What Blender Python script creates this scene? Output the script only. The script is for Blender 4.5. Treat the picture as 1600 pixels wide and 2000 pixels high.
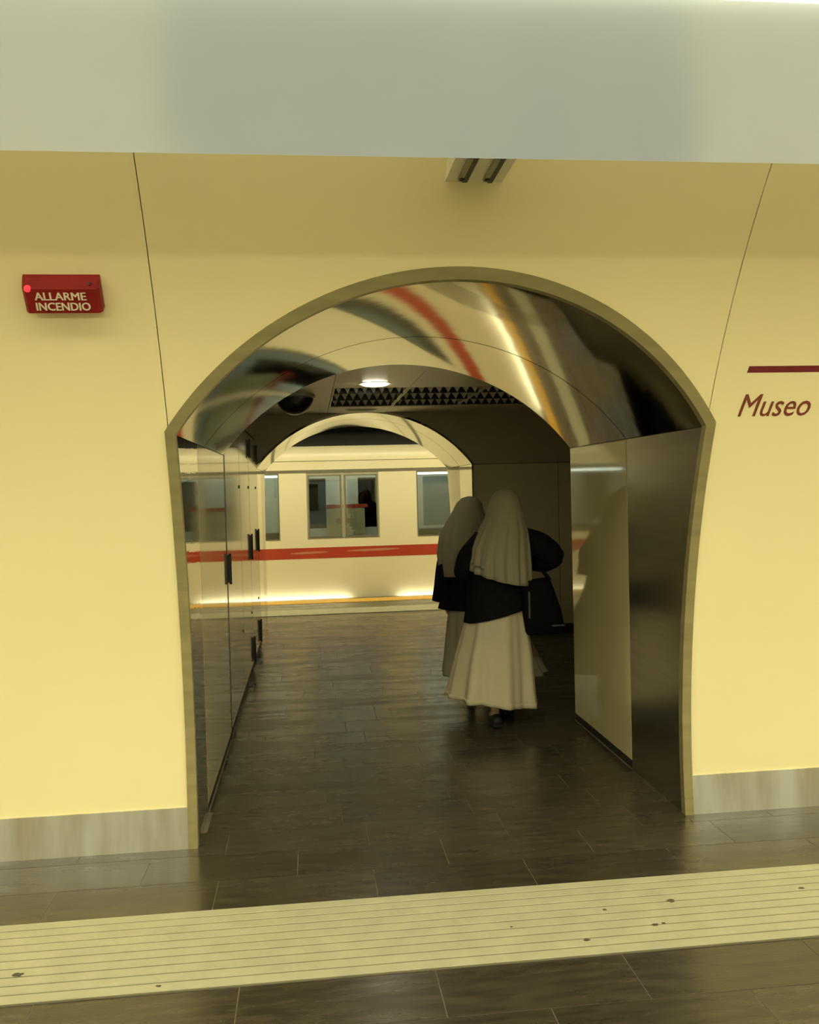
import bpy, bmesh, math, random
from mathutils import Vector, Matrix
random.seed(7)
PI = math.pi
for o in list(bpy.data.objects): bpy.data.objects.remove(o)
S = bpy.context.scene
COL = S.collection

# ------------------------------------------------------------------ camera
F_PX, CAM_H = 1740.0, 1.55
def V(*a): return Vector(a)
Yc = V(604-800, 958-1000, F_PX).normalized()
Xc = V(15950-800, 576-1000, F_PX); Xc = (Xc - Xc.dot(Yc)*Yc).normalized()
Zc = Xc.cross(Yc)
cam_d = bpy.data.cameras.new('camera'); cam = bpy.data.objects.new('camera', cam_d); COL.objects.link(cam)
cam_d.sensor_fit = 'VERTICAL'; cam_d.sensor_height = 36.0; cam_d.sensor_width = 28.8
cam_d.lens = F_PX/2000*36.0
cam_d.clip_start = 0.02
rx = V(Xc.x, Yc.x, Zc.x); ry = -V(Xc.y, Yc.y, Zc.y); rz = -V(Xc.z, Yc.z, Zc.z)
cam.matrix_world = Matrix(((rx.x, ry.x, rz.x, 0), (rx.y, ry.y, rz.y, 0), (rx.z, ry.z, rz.z, CAM_H), (0, 0, 0, 1)))
S.camera = cam

# ------------------------------------------------------------------ world, exposure, lamp levels
w = bpy.data.worlds.new('world'); S.world = w; w.use_nodes = True
w.node_tree.nodes['Background'].inputs[0].default_value = (0.02, 0.02, 0.018, 1)
w.node_tree.nodes['Background'].inputs[1].default_value = 0.2
S.view_settings.view_transform = 'Standard'; S.view_settings.look = 'None'
S.view_settings.exposure = 0.0; S.view_settings.gamma = 1.0; S.view_settings.use_curve_mapping = False
LAMP_TOP, LAMP_NEAR, LAMP_FAR, LAMP_DOWN, FILL_EDGE, LAMP_TUBE = 8.0, 20.0, 12.0, 30.0, 15.0, 7.0
LAMP_COL = (1.0, 0.91, 0.60, 1)

# ------------------------------------------------------------------ materials
def mat(name, col, rough=0.5, metal=0.0, var=0.0, scale=8.0, bump=0.0, bscale=40.0, stretch=None, coat=0.0, spec=0.5, rand=0.0, col2=None, sheen=0.0):
    m = bpy.data.materials.new(name); m.use_nodes = True
    nt = m.node_tree; N = nt.nodes; L = nt.links; b = N['Principled BSDF']
    b.inputs['Roughness'].default_value = rough; b.inputs['Metallic'].default_value = metal
    b.inputs['Coat Weight'].default_value = coat; b.inputs['Coat Roughness'].default_value = 0.05
    b.inputs['Specular IOR Level'].default_value = spec
    b.inputs['Sheen Weight'].default_value = sheen
    tc = N.new('ShaderNodeTexCoord'); mp = N.new('ShaderNodeMapping')
    L.new(tc.outputs['Object'], mp.inputs[0])
    if stretch: mp.inputs['Scale'].default_value = stretch
    no = N.new('ShaderNodeTexNoise'); no.inputs['Scale'].default_value = scale; no.inputs['Detail'].default_value = 6
    L.new(mp.outputs[0], no.inputs['Vector'])
    mx = N.new('ShaderNodeMix'); mx.data_type = 'RGBA'
    c2 = col2 if col2 else tuple(c*(1-var) for c in col)
    mx.inputs[6].default_value = (*col, 1); mx.inputs[7].default_value = (*c2, 1)
    rp = N.new('ShaderNodeMapRange'); rp.inputs[1].default_value = 0.35; rp.inputs[2].default_value = 0.65
    L.new(no.outputs[0], rp.inputs[0]); L.new(rp.outputs[0], mx.inputs[0])
    out = mx.outputs[2]
    if rand > 0:
        oi = N.new('ShaderNodeObjectInfo'); r2 = N.new('ShaderNodeMapRange')
        r2.inputs[3].default_value = 1-rand; r2.inputs[4].default_value = 1+rand
        L.new(oi.outputs['Random'], r2.inputs[0])
        m2 = N.new('ShaderNodeVectorMath'); m2.operation = 'SCALE'
        L.new(out, m2.inputs[0]); L.new(r2.outputs[0], m2.inputs['Scale']); out = m2.outputs[0]
    L.new(out, b.inputs['Base Color'])
    if bump > 0:
        n2 = N.new('ShaderNodeTexNoise'); n2.inputs['Scale'].default_value = bscale; n2.inputs['Detail'].default_value = 3
        L.new(mp.outputs[0], n2.inputs['Vector'])
        bp = N.new('ShaderNodeBump'); bp.inputs['Strength'].default_value = bump; bp.inputs['Distance'].default_value = 0.02
        L.new(n2.outputs[0], bp.inputs['Height']); L.new(bp.outputs[0], b.inputs['Normal'])
    return m
def emit(name, col, strength):
    m = bpy.data.materials.new(name); m.use_nodes = True
    b = m.node_tree.nodes['Principled BSDF']
    b.inputs['Base Color'].default_value = (0.8, 0.8, 0.8, 1)
    b.inputs['Emission Color'].default_value = col; b.inputs['Emission Strength'].default_value = strength
    return m
M = {}
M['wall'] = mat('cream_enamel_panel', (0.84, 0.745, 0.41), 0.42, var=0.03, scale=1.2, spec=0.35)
M['backing'] = mat('dark_joint_backing', (0.24, 0.21, 0.12), 0.8, var=0.1)
M['steel'] = mat('brushed_stainless_steel', (0.62, 0.60, 0.52), 0.05, 1.0, var=0.06, scale=3, stretch=(1, 1, 14), bump=0.010, bscale=4)
M['steel2'] = mat('satin_brushed_steel', (0.50, 0.47, 0.40), 0.26, 1.0, var=0.10, scale=3, stretch=(1, 1, 14))
M['soffit'] = mat('polished_steel_sheet', (0.48, 0.46, 0.37), 0.046, 1.0, var=0.08, scale=2, bump=0.010, bscale=3.5)
M['band'] = mat('satin_steel_edge_band', (0.50, 0.44, 0.22), 0.42, 0.7, var=0.16, scale=4, stretch=(1, 1, 6))
M['skirt'] = mat('steel_skirting_plate', (0.74, 0.76, 0.70), 0.40, 0.72, var=0.22, scale=3.0, stretch=(2.5, 1, 0.4), col2=(0.50, 0.46, 0.34))
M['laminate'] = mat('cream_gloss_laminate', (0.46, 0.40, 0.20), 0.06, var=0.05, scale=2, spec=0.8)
M['door'] = mat('grey_cream_door_paint', (0.36, 0.32, 0.18), 0.10, var=0.06, scale=2, spec=0.7)
M['vest'] = mat('grey_vestibule_panel', (0.70, 0.63, 0.41), 0.35, var=0.06, scale=2)
M['vest2'] = mat('dark_grey_upper_panel', (0.50, 0.455, 0.32), 0.4, var=0.06, scale=2)
M['kick'] = mat('black_kick_strip', (0.012, 0.012, 0.012), 0.5, var=0.1)
M['black'] = mat('black_metal', (0.018, 0.014, 0.012), 0.45, var=0.2)
M['tile'] = mat('dark_slate_tile', (0.056, 0.045, 0.026), 0.26, spec=0.75, var=0.0, scale=5, bump=0.05, bscale=14, rand=0.16, col2=(0.030, 0.025, 0.016), stretch=(1, 2.2, 1))
def mottle(m, lo, hi, sc):
    nt = m.node_tree; N = nt.nodes; L = nt.links; b = N['Principled BSDF']
    tc = N.new('ShaderNodeNewGeometry'); mp = N.new('ShaderNodeMapping'); mp.inputs['Scale'].default_value = (0.5, 2.4, 1)
    no = N.new('ShaderNodeTexNoise'); no.inputs['Scale'].default_value = sc; no.inputs['Detail'].default_value = 8; no.inputs['Roughness'].default_value = 0.65
    r = N.new('ShaderNodeMapRange'); r.inputs[1].default_value = .35; r.inputs[2].default_value = .65; r.inputs[3].default_value = lo; r.inputs[4].default_value = hi
    L.new(tc.outputs['Position'], mp.inputs[0]); L.new(mp.outputs[0], no.inputs['Vector']); L.new(no.outputs[0], r.inputs[0]); L.new(r.outputs[0], b.inputs['Roughness'])
mottle(M['tile'], 0.20, 0.34, 2.2)
M['grout'] = mat('tile_joint_grout', (0.20, 0.17, 0.11), 0.7, var=0.2)
M['tactile'] = mat('pale_tactile_paving', (0.44, 0.42, 0.27), 0.55, var=0.10, scale=9, bump=0.05, bscale=60)
M['groove'] = mat('shaded_tactile_groove', (0.20, 0.185, 0.11), 0.7, var=0.2, scale=9)  # shade between the ribs, put into the slab colour
M['gum'] = mat('dark_gum_stain', (0.10, 0.085, 0.05), 0.7, var=0.3)
M['boxpaint'] = mat('pale_blue_grey_gloss_paint', (0.66, 0.76, 0.80), 0.22, var=0.04, scale=1.5, spec=0.7)
M['lamp'] = emit('lamp_diffuser', (1.0, 0.94, 0.66, 1), LAMP_NEAR)
M['underglow'] = emit('added_glow_cover', (0.92, 1.0, 0.80, 1), 0.28)  # faint emission added to lift the underside of the housing
M['underglow'].node_tree.nodes['Principled BSDF'].inputs['Base Color'].default_value = (0.42, 0.47, 0.47, 1)
M['underglow'].node_tree.nodes['Principled BSDF'].inputs['Roughness'].default_value = 0.2
M['underglow'].node_tree.nodes['Principled BSDF'].inputs['Specular IOR Level'].default_value = 0.8
M['lamptop'] = emit('vault_lamp_diffuser', LAMP_COL, LAMP_TOP)
M['lampfar'] = emit('far_lamp_diffuser', LAMP_COL, LAMP_FAR)
M['down'] = emit('downlight_glass', (1, 0.93, 0.66, 1), LAMP_DOWN)
M['edge'] = emit('edge_fill_strip', (1, 0.95, 0.72, 1), FILL_EDGE)
M['tubefar'] = emit('far_train_tube_lamp', (0.97, 1.0, 0.88, 1), 11.0)
M['tube'] = emit('fill_train_tube_lamp', (0.88, 0.98, 1.0, 1), LAMP_TUBE)
M['white'] = mat('white_enamel', (0.78, 0.74, 0.60), 0.35, var=0.04)
M['prism'] = mat('white_prism_plastic', (0.88, 0.85, 0.72), 0.4, var=0.04)
M['grey'] = mat('grey_plastic', (0.30, 0.28, 0.20), 0.5, var=0.1)
M['red'] = mat('red_alarm_plastic', (0.24, 0.012, 0.010), 0.5, var=0.15, scale=12, spec=0.2)
M['led'] = emit('red_indicator_lamp', (1, 0.04, 0.06, 1), 1.0)
M['led'].node_tree.nodes['Principled BSDF'].inputs['Base Color'].default_value = (0.5, 0.02, 0.02, 1)
M['letter'] = mat('pale_lettering', (0.70, 0.62, 0.44), 0.6, var=0.05)
M['maroon'] = mat('maroon_vinyl', (0.17, 0.012, 0.016), 0.5, var=0.1)
M['brown'] = mat('maroon_brown_lettering', (0.20, 0.042, 0.02), 0.5, var=0.1)
M['ceil'] = mat('ceiling_panel', (0.80, 0.76, 0.58), 0.35, var=0.05, scale=2)
M['dome'] = mat('black_dome_plastic', (0.006, 0.006, 0.006), 0.3, var=0.1)
M['train'] = mat('cream_train_paint', (0.74, 0.69, 0.47), 0.28, var=0.03, scale=1.5, spec=0.5)
M['trainred'] = mat('red_train_stripe', (0.42, 0.045, 0.018), 0.35, var=0.12, scale=3)
M['trainmark'] = mat('pale_stripe_marking', (0.50, 0.20, 0.11), 0.5, var=0.1)
M['rubber'] = mat('dark_window_rubber', (0.16, 0.15, 0.10), 0.6, var=0.1)
M['interior'] = mat('train_interior_panel', (0.60, 0.60, 0.52), 0.5, var=0.1)
M['intbeige'] = mat('beige_interior_board', (0.46, 0.39, 0.20), 0.5, var=0.1)
M['doorgrey'] = mat('grey_door_leaf_frame', (0.36, 0.34, 0.24), 0.4, var=0.1)
M['seat'] = mat('grey_blue_seat', (0.20, 0.25, 0.27), 0.5, var=0.1)
M['yellow'] = mat('yellow_edge_line', (0.72, 0.42, 0.05), 0.5, var=0.1)
M['fartun'] = mat('shade_dark_tunnel', (0.05, 0.047, 0.04), 0.8, var=0.2)  # shade above the far train is put into this dark vault colour
M['cloth'] = mat('off_white_habit_cloth', (0.53, 0.47, 0.31), 0.9, var=0.06, scale=6, bump=0.05, bscale=120)
M['veil'] = mat('ivory_veil_cloth', (0.29, 0.26, 0.165), 0.9, var=0.06, scale=6, bump=0.05, bscale=120)
M['veil2'] = mat('greyish_veil_cloth', (0.27, 0.24, 0.165), 0.9, var=0.06, scale=6, bump=0.05, bscale=120)
M['cloth2'] = mat('grey_white_habit_cloth', (0.38, 0.34, 0.24), 0.9, var=0.06, scale=6, bump=0.05, bscale=120)
M['knit'] = mat('black_knit', (0.008, 0.008, 0.009), 0.9, var=0.3, scale=30, bump=0.1, bscale=150, spec=0.1)
M['bag'] = mat('black_nylon_bag', (0.005, 0.005, 0.006), 0.7, var=0.3, scale=20, spec=0.06)
M['bagtrim_highlight'] = mat('grey_zip_and_highlight', (0.06, 0.06, 0.05), 0.4, var=0.1)
M['skin'] = mat('skin', (0.50, 0.34, 0.20), 0.6, var=0.06)
M['shoe'] = mat('dark_leather_shoe', (0.012, 0.012, 0.012), 0.5, var=0.2, spec=0.2)
M['hair'] = mat('dark_eye', (0.02, 0.015, 0.01), 0.4)
# train window glass: thin glass, part mirror part clear
def glass(name, tint, refl):
    m = bpy.data.materials.new(name); m.use_nodes = True; nt = m.node_tree; N = nt.nodes; L = nt.links
    for n in list(N):
        if n.type == 'BSDF_PRINCIPLED': N.remove(n)
    o = [n for n in N if n.type == 'OUTPUT_MATERIAL'][0]
    t = N.new('ShaderNodeBsdfTransparent'); t.inputs[0].default_value = (*tint, 1)
    g = N.new('ShaderNodeBsdfGlossy'); g.inputs['Roughness'].default_value = 0.02
    fr = N.new('ShaderNodeFresnel'); fr.inputs[0].default_value = 1.5
    ad = N.new('ShaderNodeMath'); ad.operation = 'ADD'; ad.inputs[1].default_value = refl; ad.use_clamp = True
    L.new(fr.outputs[0], ad.inputs[0])
    mx = N.new('ShaderNodeMixShader'); L.new(ad.outputs[0], mx.inputs[0]); L.new(t.outputs[0], mx.inputs[1]); L.new(g.outputs[0], mx.inputs[2])
    L.new(mx.outputs[0], o.inputs[0]); return m
M['pane'] = glass('train_window_glass', (0.62, 0.66, 0.62), 0.05)

# ------------------------------------------------------------------ helpers
def mesh_obj(name, verts, faces, m, parent=None, smooth=False, loc=None):
    me = bpy.data.meshes.new(name); me.from_pydata(verts, [], faces); me.update()
    bm = bmesh.new(); bm.from_mesh(me); bmesh.ops.recalc_face_normals(bm, faces=bm.faces); bm.to_mesh(me); bm.free()
    if smooth:
        for p in me.polygons: p.use_smooth = True
    o = bpy.data.objects.new(name, me); COL.objects.link(o)
    if m: me.materials.append(M[m])
    if loc: o.location = loc
    if parent: o.parent = parent
    return o
def from_bm(name, bm, m, parent=None, smooth=False):
    me = bpy.data.meshes.new(name); bmesh.ops.recalc_face_normals(bm, faces=bm.faces); bm.to_mesh(me); bm.free()
    if smooth:
        for p in me.polygons: p.use_smooth = True
    me.materials.append(M[m]); o = bpy.data.objects.new(name, me); COL.objects.link(o)
    if parent: o.parent = parent
    return o
def box_bm(bm, x0, x1, y0, y1, z0, z1, bev=0.0):
    r = bmesh.ops.create_cube(bm, size=1.0)
    vs = r['verts']
    for v in vs:
        v.co = V(x0+(v.co.x+.5)*(x1-x0), y0+(v.co.y+.5)*(y1-y0), z0+(v.co.z+.5)*(z1-z0))
    if bev > 0:
        es = set(e for v in vs for e in v.link_edges)
        bmesh.ops.bevel(bm, geom=list(es), offset=bev, segments=2, affect='EDGES', profile=0.5)
def box(name, x0, x1, y0, y1, z0, z1, m, parent=None, bev=0.0):
    bm = bmesh.new(); box_bm(bm, x0, x1, y0, y1, z0, z1, bev); return from_bm(name, bm, m, parent)
def tag(o, label=None, cat=None, group=None, kind=None):
    if label: o['label'] = label
    if cat: o['category'] = cat
    if group: o['group'] = group
    if kind: o['kind'] = kind
    return o
def empty(name, loc=(0, 0, 0)):
    o = bpy.data.objects.new(name, None); COL.objects.link(o); o.location = loc; o.empty_display_size = 0.1
    o['_o'] = loc; return o
def under(o, parent):      # parent while keeping the world position (parents are unrotated)
    o.parent = parent; o.location = Vector(o.location) - Vector(parent.location); return o
def strip(name, A, B, C, D, m, parent=None, smooth=True, closed=False):
    """closed shell swept along a path: four corner polylines A,B,C,D of equal length"""
    n = len(A); vs = []; fs = []
    for i in range(n): vs += [A[i], B[i], C[i], D[i]]
    for i in range(n-1):
        for k in range(4):
            a = 4*i+k; b = 4*i+(k+1) % 4
            fs.append((a, b, b+4, a+4))
    fs.append((0, 1, 2, 3)); e = 4*(n-1); fs.append((e, e+1, e+2, e+3))
    o = mesh_obj(name, vs, fs, m, parent)
    if smooth: auto_smooth(o)
    return o
def auto_smooth(o, ang=0.6):
    me = o.data
    bm = bmesh.new(); bm.from_mesh(me)
    for f in bm.faces: f.smooth = True
    for e in bm.edges:
        if len(e.link_faces) == 2 and e.calc_face_angle() > ang: e.smooth = False
    bm.to_mesh(me); bm.free()
def tube_bm(bm, pts, radii, seg=12, cap=True):
    rings = []
    n = len(pts); P = [Vector(p) for p in pts]
    up = V(0, 0, 1)
    for i in range(n):
        t = (P[min(i+1, n-1)]-P[max(i-1, 0)]).normalized()
        a = t.cross(up)
        if a.length < 1e-3: a = t.cross(V(1, 0, 0))
        a.normalize(); b = t.cross(a).normalized()
        r = radii[i] if hasattr(radii, '__len__') else radii
        rings.append([bm.verts.new(P[i]+r*(math.cos(2*PI*k/seg)*a+math.sin(2*PI*k/seg)*b)) for k in range(seg)])
    for i in range(n-1):
        for k in range(seg): bm.faces.new((rings[i][k], rings[i][(k+1) % seg], rings[i+1][(k+1) % seg], rings[i+1][k]))
    if cap: bm.faces.new(rings[0]); bm.faces.new(rings[-1])
def lathe(name, prof, m, parent=None, seg=32, loc=(0, 0, 0)):
    vs = []; fs = []
    for r, z in prof:
        for k in range(seg): vs.append((r*math.cos(2*PI*k/seg), r*math.sin(2*PI*k/seg), z))
    for i in range(len(prof)-1):
        for k in range(seg): fs.append((i*seg+k, i*seg+(k+1) % seg, (i+1)*seg+(k+1) % seg, (i+1)*seg+k))
    fs.append(tuple(range(seg))); e = (len(prof)-1)*seg; fs.append(tuple(range(e, e+seg)))
    o = mesh_obj(name, vs, fs, m, parent, loc=loc); auto_smooth(o); return o
def text_mesh(body, size, shear=0.0, xs=1.0, off=0.0):
    cu = bpy.data.curves.new('text', 'FONT'); cu.body = body; cu.size = size; cu.shear = shear; cu.offset = off
    cu.align_x = 'LEFT'; cu.resolution_u = 3
    o = bpy.data.objects.new('text', cu); COL.objects.link(o)
    dg = bpy.context.evaluated_depsgraph_get(); dg.update()
    me = bpy.data.meshes.new_from_object(o.evaluated_get(dg))
    bpy.data.objects.remove(o); bpy.data.curves.remove(cu)
    bm = bmesh.new(); bm.from_mesh(me); bpy.data.meshes.remove(me)
    for v in bm.verts: v.co.x *= xs
    return bm

# ------------------------------------------------------------------ key dimensions
RV, ZC, Y0 = 3.6, 0.35, 3.96            # near vault: radius, centre height, face of the wall
YC = Y0-RV
def wy(z, r=RV): return YC+math.sqrt(max(r*r-(z-ZC)**2, 0))
def wth(z): return math.asin((z-ZC)/RV)
XL, XR = -0.525, 1.694                  # clear passage
XM = (XL+XR)/2; HW = (XR-XL)/2
ZS, ZT = 1.785, 2.335                   # springing and crown
RA = (HW**2+(ZT-ZS)**2)/(2*(ZT-ZS)); ZA = ZT-RA
BW = 0.042                              # width of the steel face band
YR = 5.65                               # rear end of the near arch
YB = 9.2                                # vestibule back wall
YE = 10.85                              # far end of the far arch (at springing)
ZCEIL = ZT
def arc(R, xl, xr, n=40):
    """points of the arch curve of radius R between x = xl and xr, left to right"""
    a0 = math.acos(max(-1, min(1, (xl-XM)/R))); a1 = math.acos(max(-1, min(1, (xr-XM)/R)))
    return [(XM+R*math.cos(a0+(a1-a0)*i/n), ZA+R*math.sin(a0+(a1-a0)*i/n)) for i in range(n+1)]
def fy(z): return YE+(wy(ZS)-wy(z)) if z <= 3.0 else YE+(wy(ZS)-wy(3.0))   # far wall face

# ------------------------------------------------------------------ floor
floor = tag(box('floor', -9, 10, -.10, YB+0.0, -0.12, -0.0015, 'grout'), kind='structure')
tag(box('floor', -9, 10, -3.4, -.10, -1.5, -1.4, 'fartun'), kind='structure')
tag(box('wall_platform_edge', -9, 10, -.12, -.10, -1.4, -.001, 'fartun'), kind='structure')
TL, TD, GAP = 0.62, 0.26, 0.0032
bm = bmesh.new(); box_bm(bm, -.5, .5, -.5, .5, -.5, .5)
tile_me = bpy.data.meshes.new('tile'); bm.to_mesh(tile_me); bm.free(); tile_me.materials.append(M['tile'])
def tile(x0, x1, y0, y1):
    if x1-x0 < 0.03 or y1-y0 < 0.02: return
    o = bpy.data.objects.new('tile', tile_me); COL.objects.link(o); o.parent = floor
    h = 0.016+random.uniform(-.0002, .0002)
    o.scale = (x1-x0-GAP, y1-y0-GAP, h); o.location = ((x0+x1)/2, (y0+y1)/2, -h/2)
def row(y0, y1, xa, xb, off):
    x = xa - ((xa-off) % TL)
    while x < xb:
        tile(max(x, xa), min(x+TL, xb), y0, y1); x += TL
k = 0
for i in range(-1, 24):
    y0 = 3.59+TD*i; y1 = y0+TD; off = (-0.09 if i % 2 == 0 else 0.218) if i < 2 else random.uniform(0, TL)
    if y0 > 9.15: break
    y1 = min(y1, YB)
    if y1 <= 3.94: row(y0, y1, -1.95, 2.95, off)
    elif y0 < 3.94: row(y0, 3.945, -1.95, XL, off); row(y0, y1, XL, XR, off); row(y0, 3.945, XR, 2.95, off)
    elif y1 <= YR+.05: row(y0, y1, XL+.002, XR-.002, off)
    else: row(y0, y1, XL+.002, 3.1, off)
for i in range(3): row(2.80-TD*(i+1), 2.80-TD*i, -1.95, 2.95, 0.05 if i % 2 else 0.36)
far = []
rest = []
# all further tiles, too far or out of view: joined
bm = bmesh.new()
def more(y0, y1, xa, xb, off):
    x = xa - ((xa-off) % TL)
    while x < xb:
        a, b = max(x, xa), min(x+TL, xb)
        if b-a > .03 and y1-y0 > .03: box_bm(bm, a+GAP/2, b-GAP/2, y0+GAP/2, y1-GAP/2, -.016, 0)
        x += TL
for i in range(0, 2):
    for xa, xb in ((-9, -1.95), (2.95, 10)): more(3.33+TD*i, 3.33+TD*(i+1), xa, xb, 0.1*i)
for i in range(3):
    for xa, xb in ((-9, -1.95), (2.95, 10)): more(2.80-TD*(i+1), 2.80-TD*i, xa, xb, 0.1*i)
for i in range(8): more(2.02-TD*(i+1), 2.02-TD*i, -9, 10, 0.3*(i % 2))
for xa, xb in ((-9, -1.95), (2.95, 10)): more(3.85, 3.945, xa, xb, 0.2)
rt = from_bm('tile_field', bm, 'tile', floor); rt['kind'] = 'stuff'
ff = tag(box('floor', -8, 9, YB, 12.76, -0.12, 0.0, 'tile'), kind='structure')

# ------------------------------------------------------------------ tactile strips
def tactile(name, y0, y1, x0, x1, label, ribs, z=0.0):
    r = empty(name, ((x0+x1)/2, (y0+y1)/2, 0)); tag(r, label, 'tactile paving')
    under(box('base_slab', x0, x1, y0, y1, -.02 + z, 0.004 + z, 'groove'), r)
    p = (y1-y0)/ribs
    for i in range(ribs):
        a = y0+p*i+p*.085; b = y0+p*(i+1)-p*.085; e = .0015
        A = [(x, a, .003+z) for x in (x0, x1)]; B = [(x, a+e, .0068+z) for x in (x0, x1)]
        Cc = [(x, b-e, .0068+z) for x in (x0, x1)]; D = [(x, b, .003+z) for x in (x0, x1)]
        under(strip('rib', A, B, Cc, D, 'tactile', smooth=False), r)
    return r
ts = tactile('tactile_strip', 2.80, 3.33, -9, 10, 'pale ribbed tactile paving strip crossing the dark platform floor in the foreground', 10)
for i, (gx, gy, gr) in enumerate([(-.98, 2.971, .013), (-.514, 2.83, .006), (1.28, 3.117, .013), (.889, 2.892, .010), (1.157, 2.955, .009), (1.19, 2.962, .006), (1.80, 3.136, .009), (1.02, 3.09, .006), (.66, 3.02, .004)]):
    n = 11; rr = [gr*random.uniform(.55, 1.2) for _ in range(n)]
    vs = [(gx+rr[k]*1.5*math.cos(2*PI*k/n), gy+rr[k]*math.sin(2*PI*k/n), .0062) for k in range(n)] + [(gx+rr[k]*1.2*math.cos(2*PI*k/n), gy+.8*rr[k]*math.sin(2*PI*k/n), .0088) for k in range(n)]
    fs = [tuple(range(n, 2*n))]+[(k, (k+1) % n, n+(k+1) % n, n+k) for k in range(n)]
    under(mesh_obj('gum_spot', vs, fs, 'gum'), ts)

# ------------------------------------------------------------------ near vault wall
def wall_patch(x0, x1, zb, cols, r, top=PI/2, rows=26):
    """grid on the vault from z = zb(x) up to angle top"""
    vs = []; fs = []
    for i in range(cols+1):
        x = x0+(x1-x0)*i/cols; a0 = math.asin((zb(x)-ZC)/r)
        for j in range(rows+1):
            t = a0+(top-a0)*j/rows; vs.append((x, YC+r*math.cos(t), ZC+r*math.sin(t)))
    for i in range(cols):
        for j in range(rows):
            a = i*(rows+1)+j; fs.append((a, a+rows+1, a+rows+2, a+1))
    return vs, fs
RO = RA+BW
def zarch(R):
    return lambda x: max(ZS, ZA+math.sqrt(max(R*R-(x-XM)**2, 0)))
def merge(parts):
    vs = []; fs = []
    for v, f in parts:
        n = len(vs); vs += v; fs += [tuple(k+n for k in q) for q in f]
    return vs, fs
f0 = lambda x: 0.0
b = merge([wall_patch(-9, XL-.03, f0, 2, RV+.035), wall_patch(XR+.03, 10, f0, 2, RV+.035), wall_patch(XL-.03, XR+.03, zarch(RA+.03), 40, RV+.035)])
wall_front = tag(mesh_obj('wall_front', b[0], b[1], 'backing', smooth=True), kind='structure')
SL, SR, G = -0.553, 1.700, 0.0018
def wpanel(x0, x1, zb, cols):
    v, f = wall_patch(x0, x1, zb, cols, RV)
    o = mesh_obj('panel', v, f, 'wall', wall_front, smooth=True)
    s = o.modifiers.new('thickness', 'SOLIDIFY'); s.thickness = 0.018; s.offset = 1.0
    es = o.modifiers.new('edges', 'EDGE_SPLIT'); es.split_angle = 0.6
    # solid grows outward, away from the platform
    n = o.data.polygons[0].normal; p = o.data.polygons[0].center
    if n.dot(V(0, p.y-YC, p.z-ZC)) < 0: s.offset = -1.0
    return o
wpanel(SL+G, SR-G, zarch(RO-.012), 48)
for x0, x1 in ((-2.806, SL), (-5.06, -2.806), (-9, -5.06), (SR, 3.953), (3.953, 6.2), (6.2, 10)):
    wpanel(x0+(G if x0 != -9 else 0), x1-G, lambda x: 0.10, 2)
v, f = [], []
n = 40
for i in range(n+1):
    t = PI/2+(PI*0.53)*i/n
    for x in (-9, 10): v.append((x, YC+(RV+.002)*math.cos(t), ZC+(RV+.002)*math.sin(t)))
for i in range(n): f.append((2*i, 2*i+1, 2*i+3, 2*i+2))
tag(mesh_obj('ceiling', v, f, 'wall', smooth=True), kind='structure')
tag(box('wall_left', -9.1, -9, -3.4, 4.0, -.1, 4.1, 'wall'), kind='structure')
tag(box('wall_right', 10, 10.1, -3.4, 4.0, -.1, 4.1, 'wall'), kind='structure')
# skirting plates
def skirting(name, x0, x1):
    zs = [0.0, 0.06, 0.12, 0.178]
    A = [(x, wy(0)-.012, 0.0) for x in (x0, x1)]
    vs = []; fs = []
    for x in (x0, x1):
        for z in zs: vs.append((x, wy(z)-.010, z))
        for z in reversed(zs): vs.append((x, wy(z)+.012, z))
    m = len(zs)*2
    for k in range(m): fs.append((k, (k+1) % m, m+(k+1) % m, m+k))
    fs += [tuple(range(m)), tuple(range(m, 2*m))]
    return mesh_obj(name, vs, fs, 'skirt')
for nm, xs in (('baseboard_left', (-9, -4.2, -1.9, XL-BW+.004)), ('baseboard_right', (XR+BW-.004, 2.75, 5.1, 10))):
    r = tag(empty(nm, ((xs[0]+xs[-1])/2, Y0, 0)), kind='structure')
    for i in range(len(xs)-1):
        under(skirting('plate', xs[i]+.0015, xs[i+1]-.0015), r)

# ------------------------------------------------------------------ steel archways
def surround(root, R, face, sgn, xl, xr, proud=.012, deep=.03):
    """face band around an arch opening on a curved wall; face(z) is the wall's y, sgn -1 if the viewer is at smaller y"""
    zo = ZA+math.sqrt((R+BW)**2-(xl-BW-XM)**2)
    zi = ZS
    for s, xi in ((-1, xl), (1, xr)):
        xo = xi+s*BW; A = []; B = []; Cc = []; D = []
        for i in range(15):
            z = i/14*zi; z2 = i/14*zo
            A.append((xi, face(z)+sgn*proud, z)); B.append((xo, face(z2)+sgn*proud, z2))
            Cc.append((xo, face(z2)-sgn*deep, z2)); D.append((xi, face(z)-sgn*deep, z))
        under(strip('jamb_band', A, B, Cc, D, 'band'), root)
    I = arc(R, xl, xr, 56); O = arc(R+BW, xl-BW, xr+BW, 56)
    I[0] = (xl, ZS); I[-1] = (xr, ZS); O[0] = (xl-BW, zo); O[-1] = (xr+BW, zo)
    under(strip('arch_band', [(x, face(z)+sgn*proud, z) for x, z in I], [(x, face(z)+sgn*proud, z) for x, z in O],
                [(x, face(z)-sgn*deep, z) for x, z in O], [(x, face(z)-sgn*deep, z) for x, z in I], 'band'), root)
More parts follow.
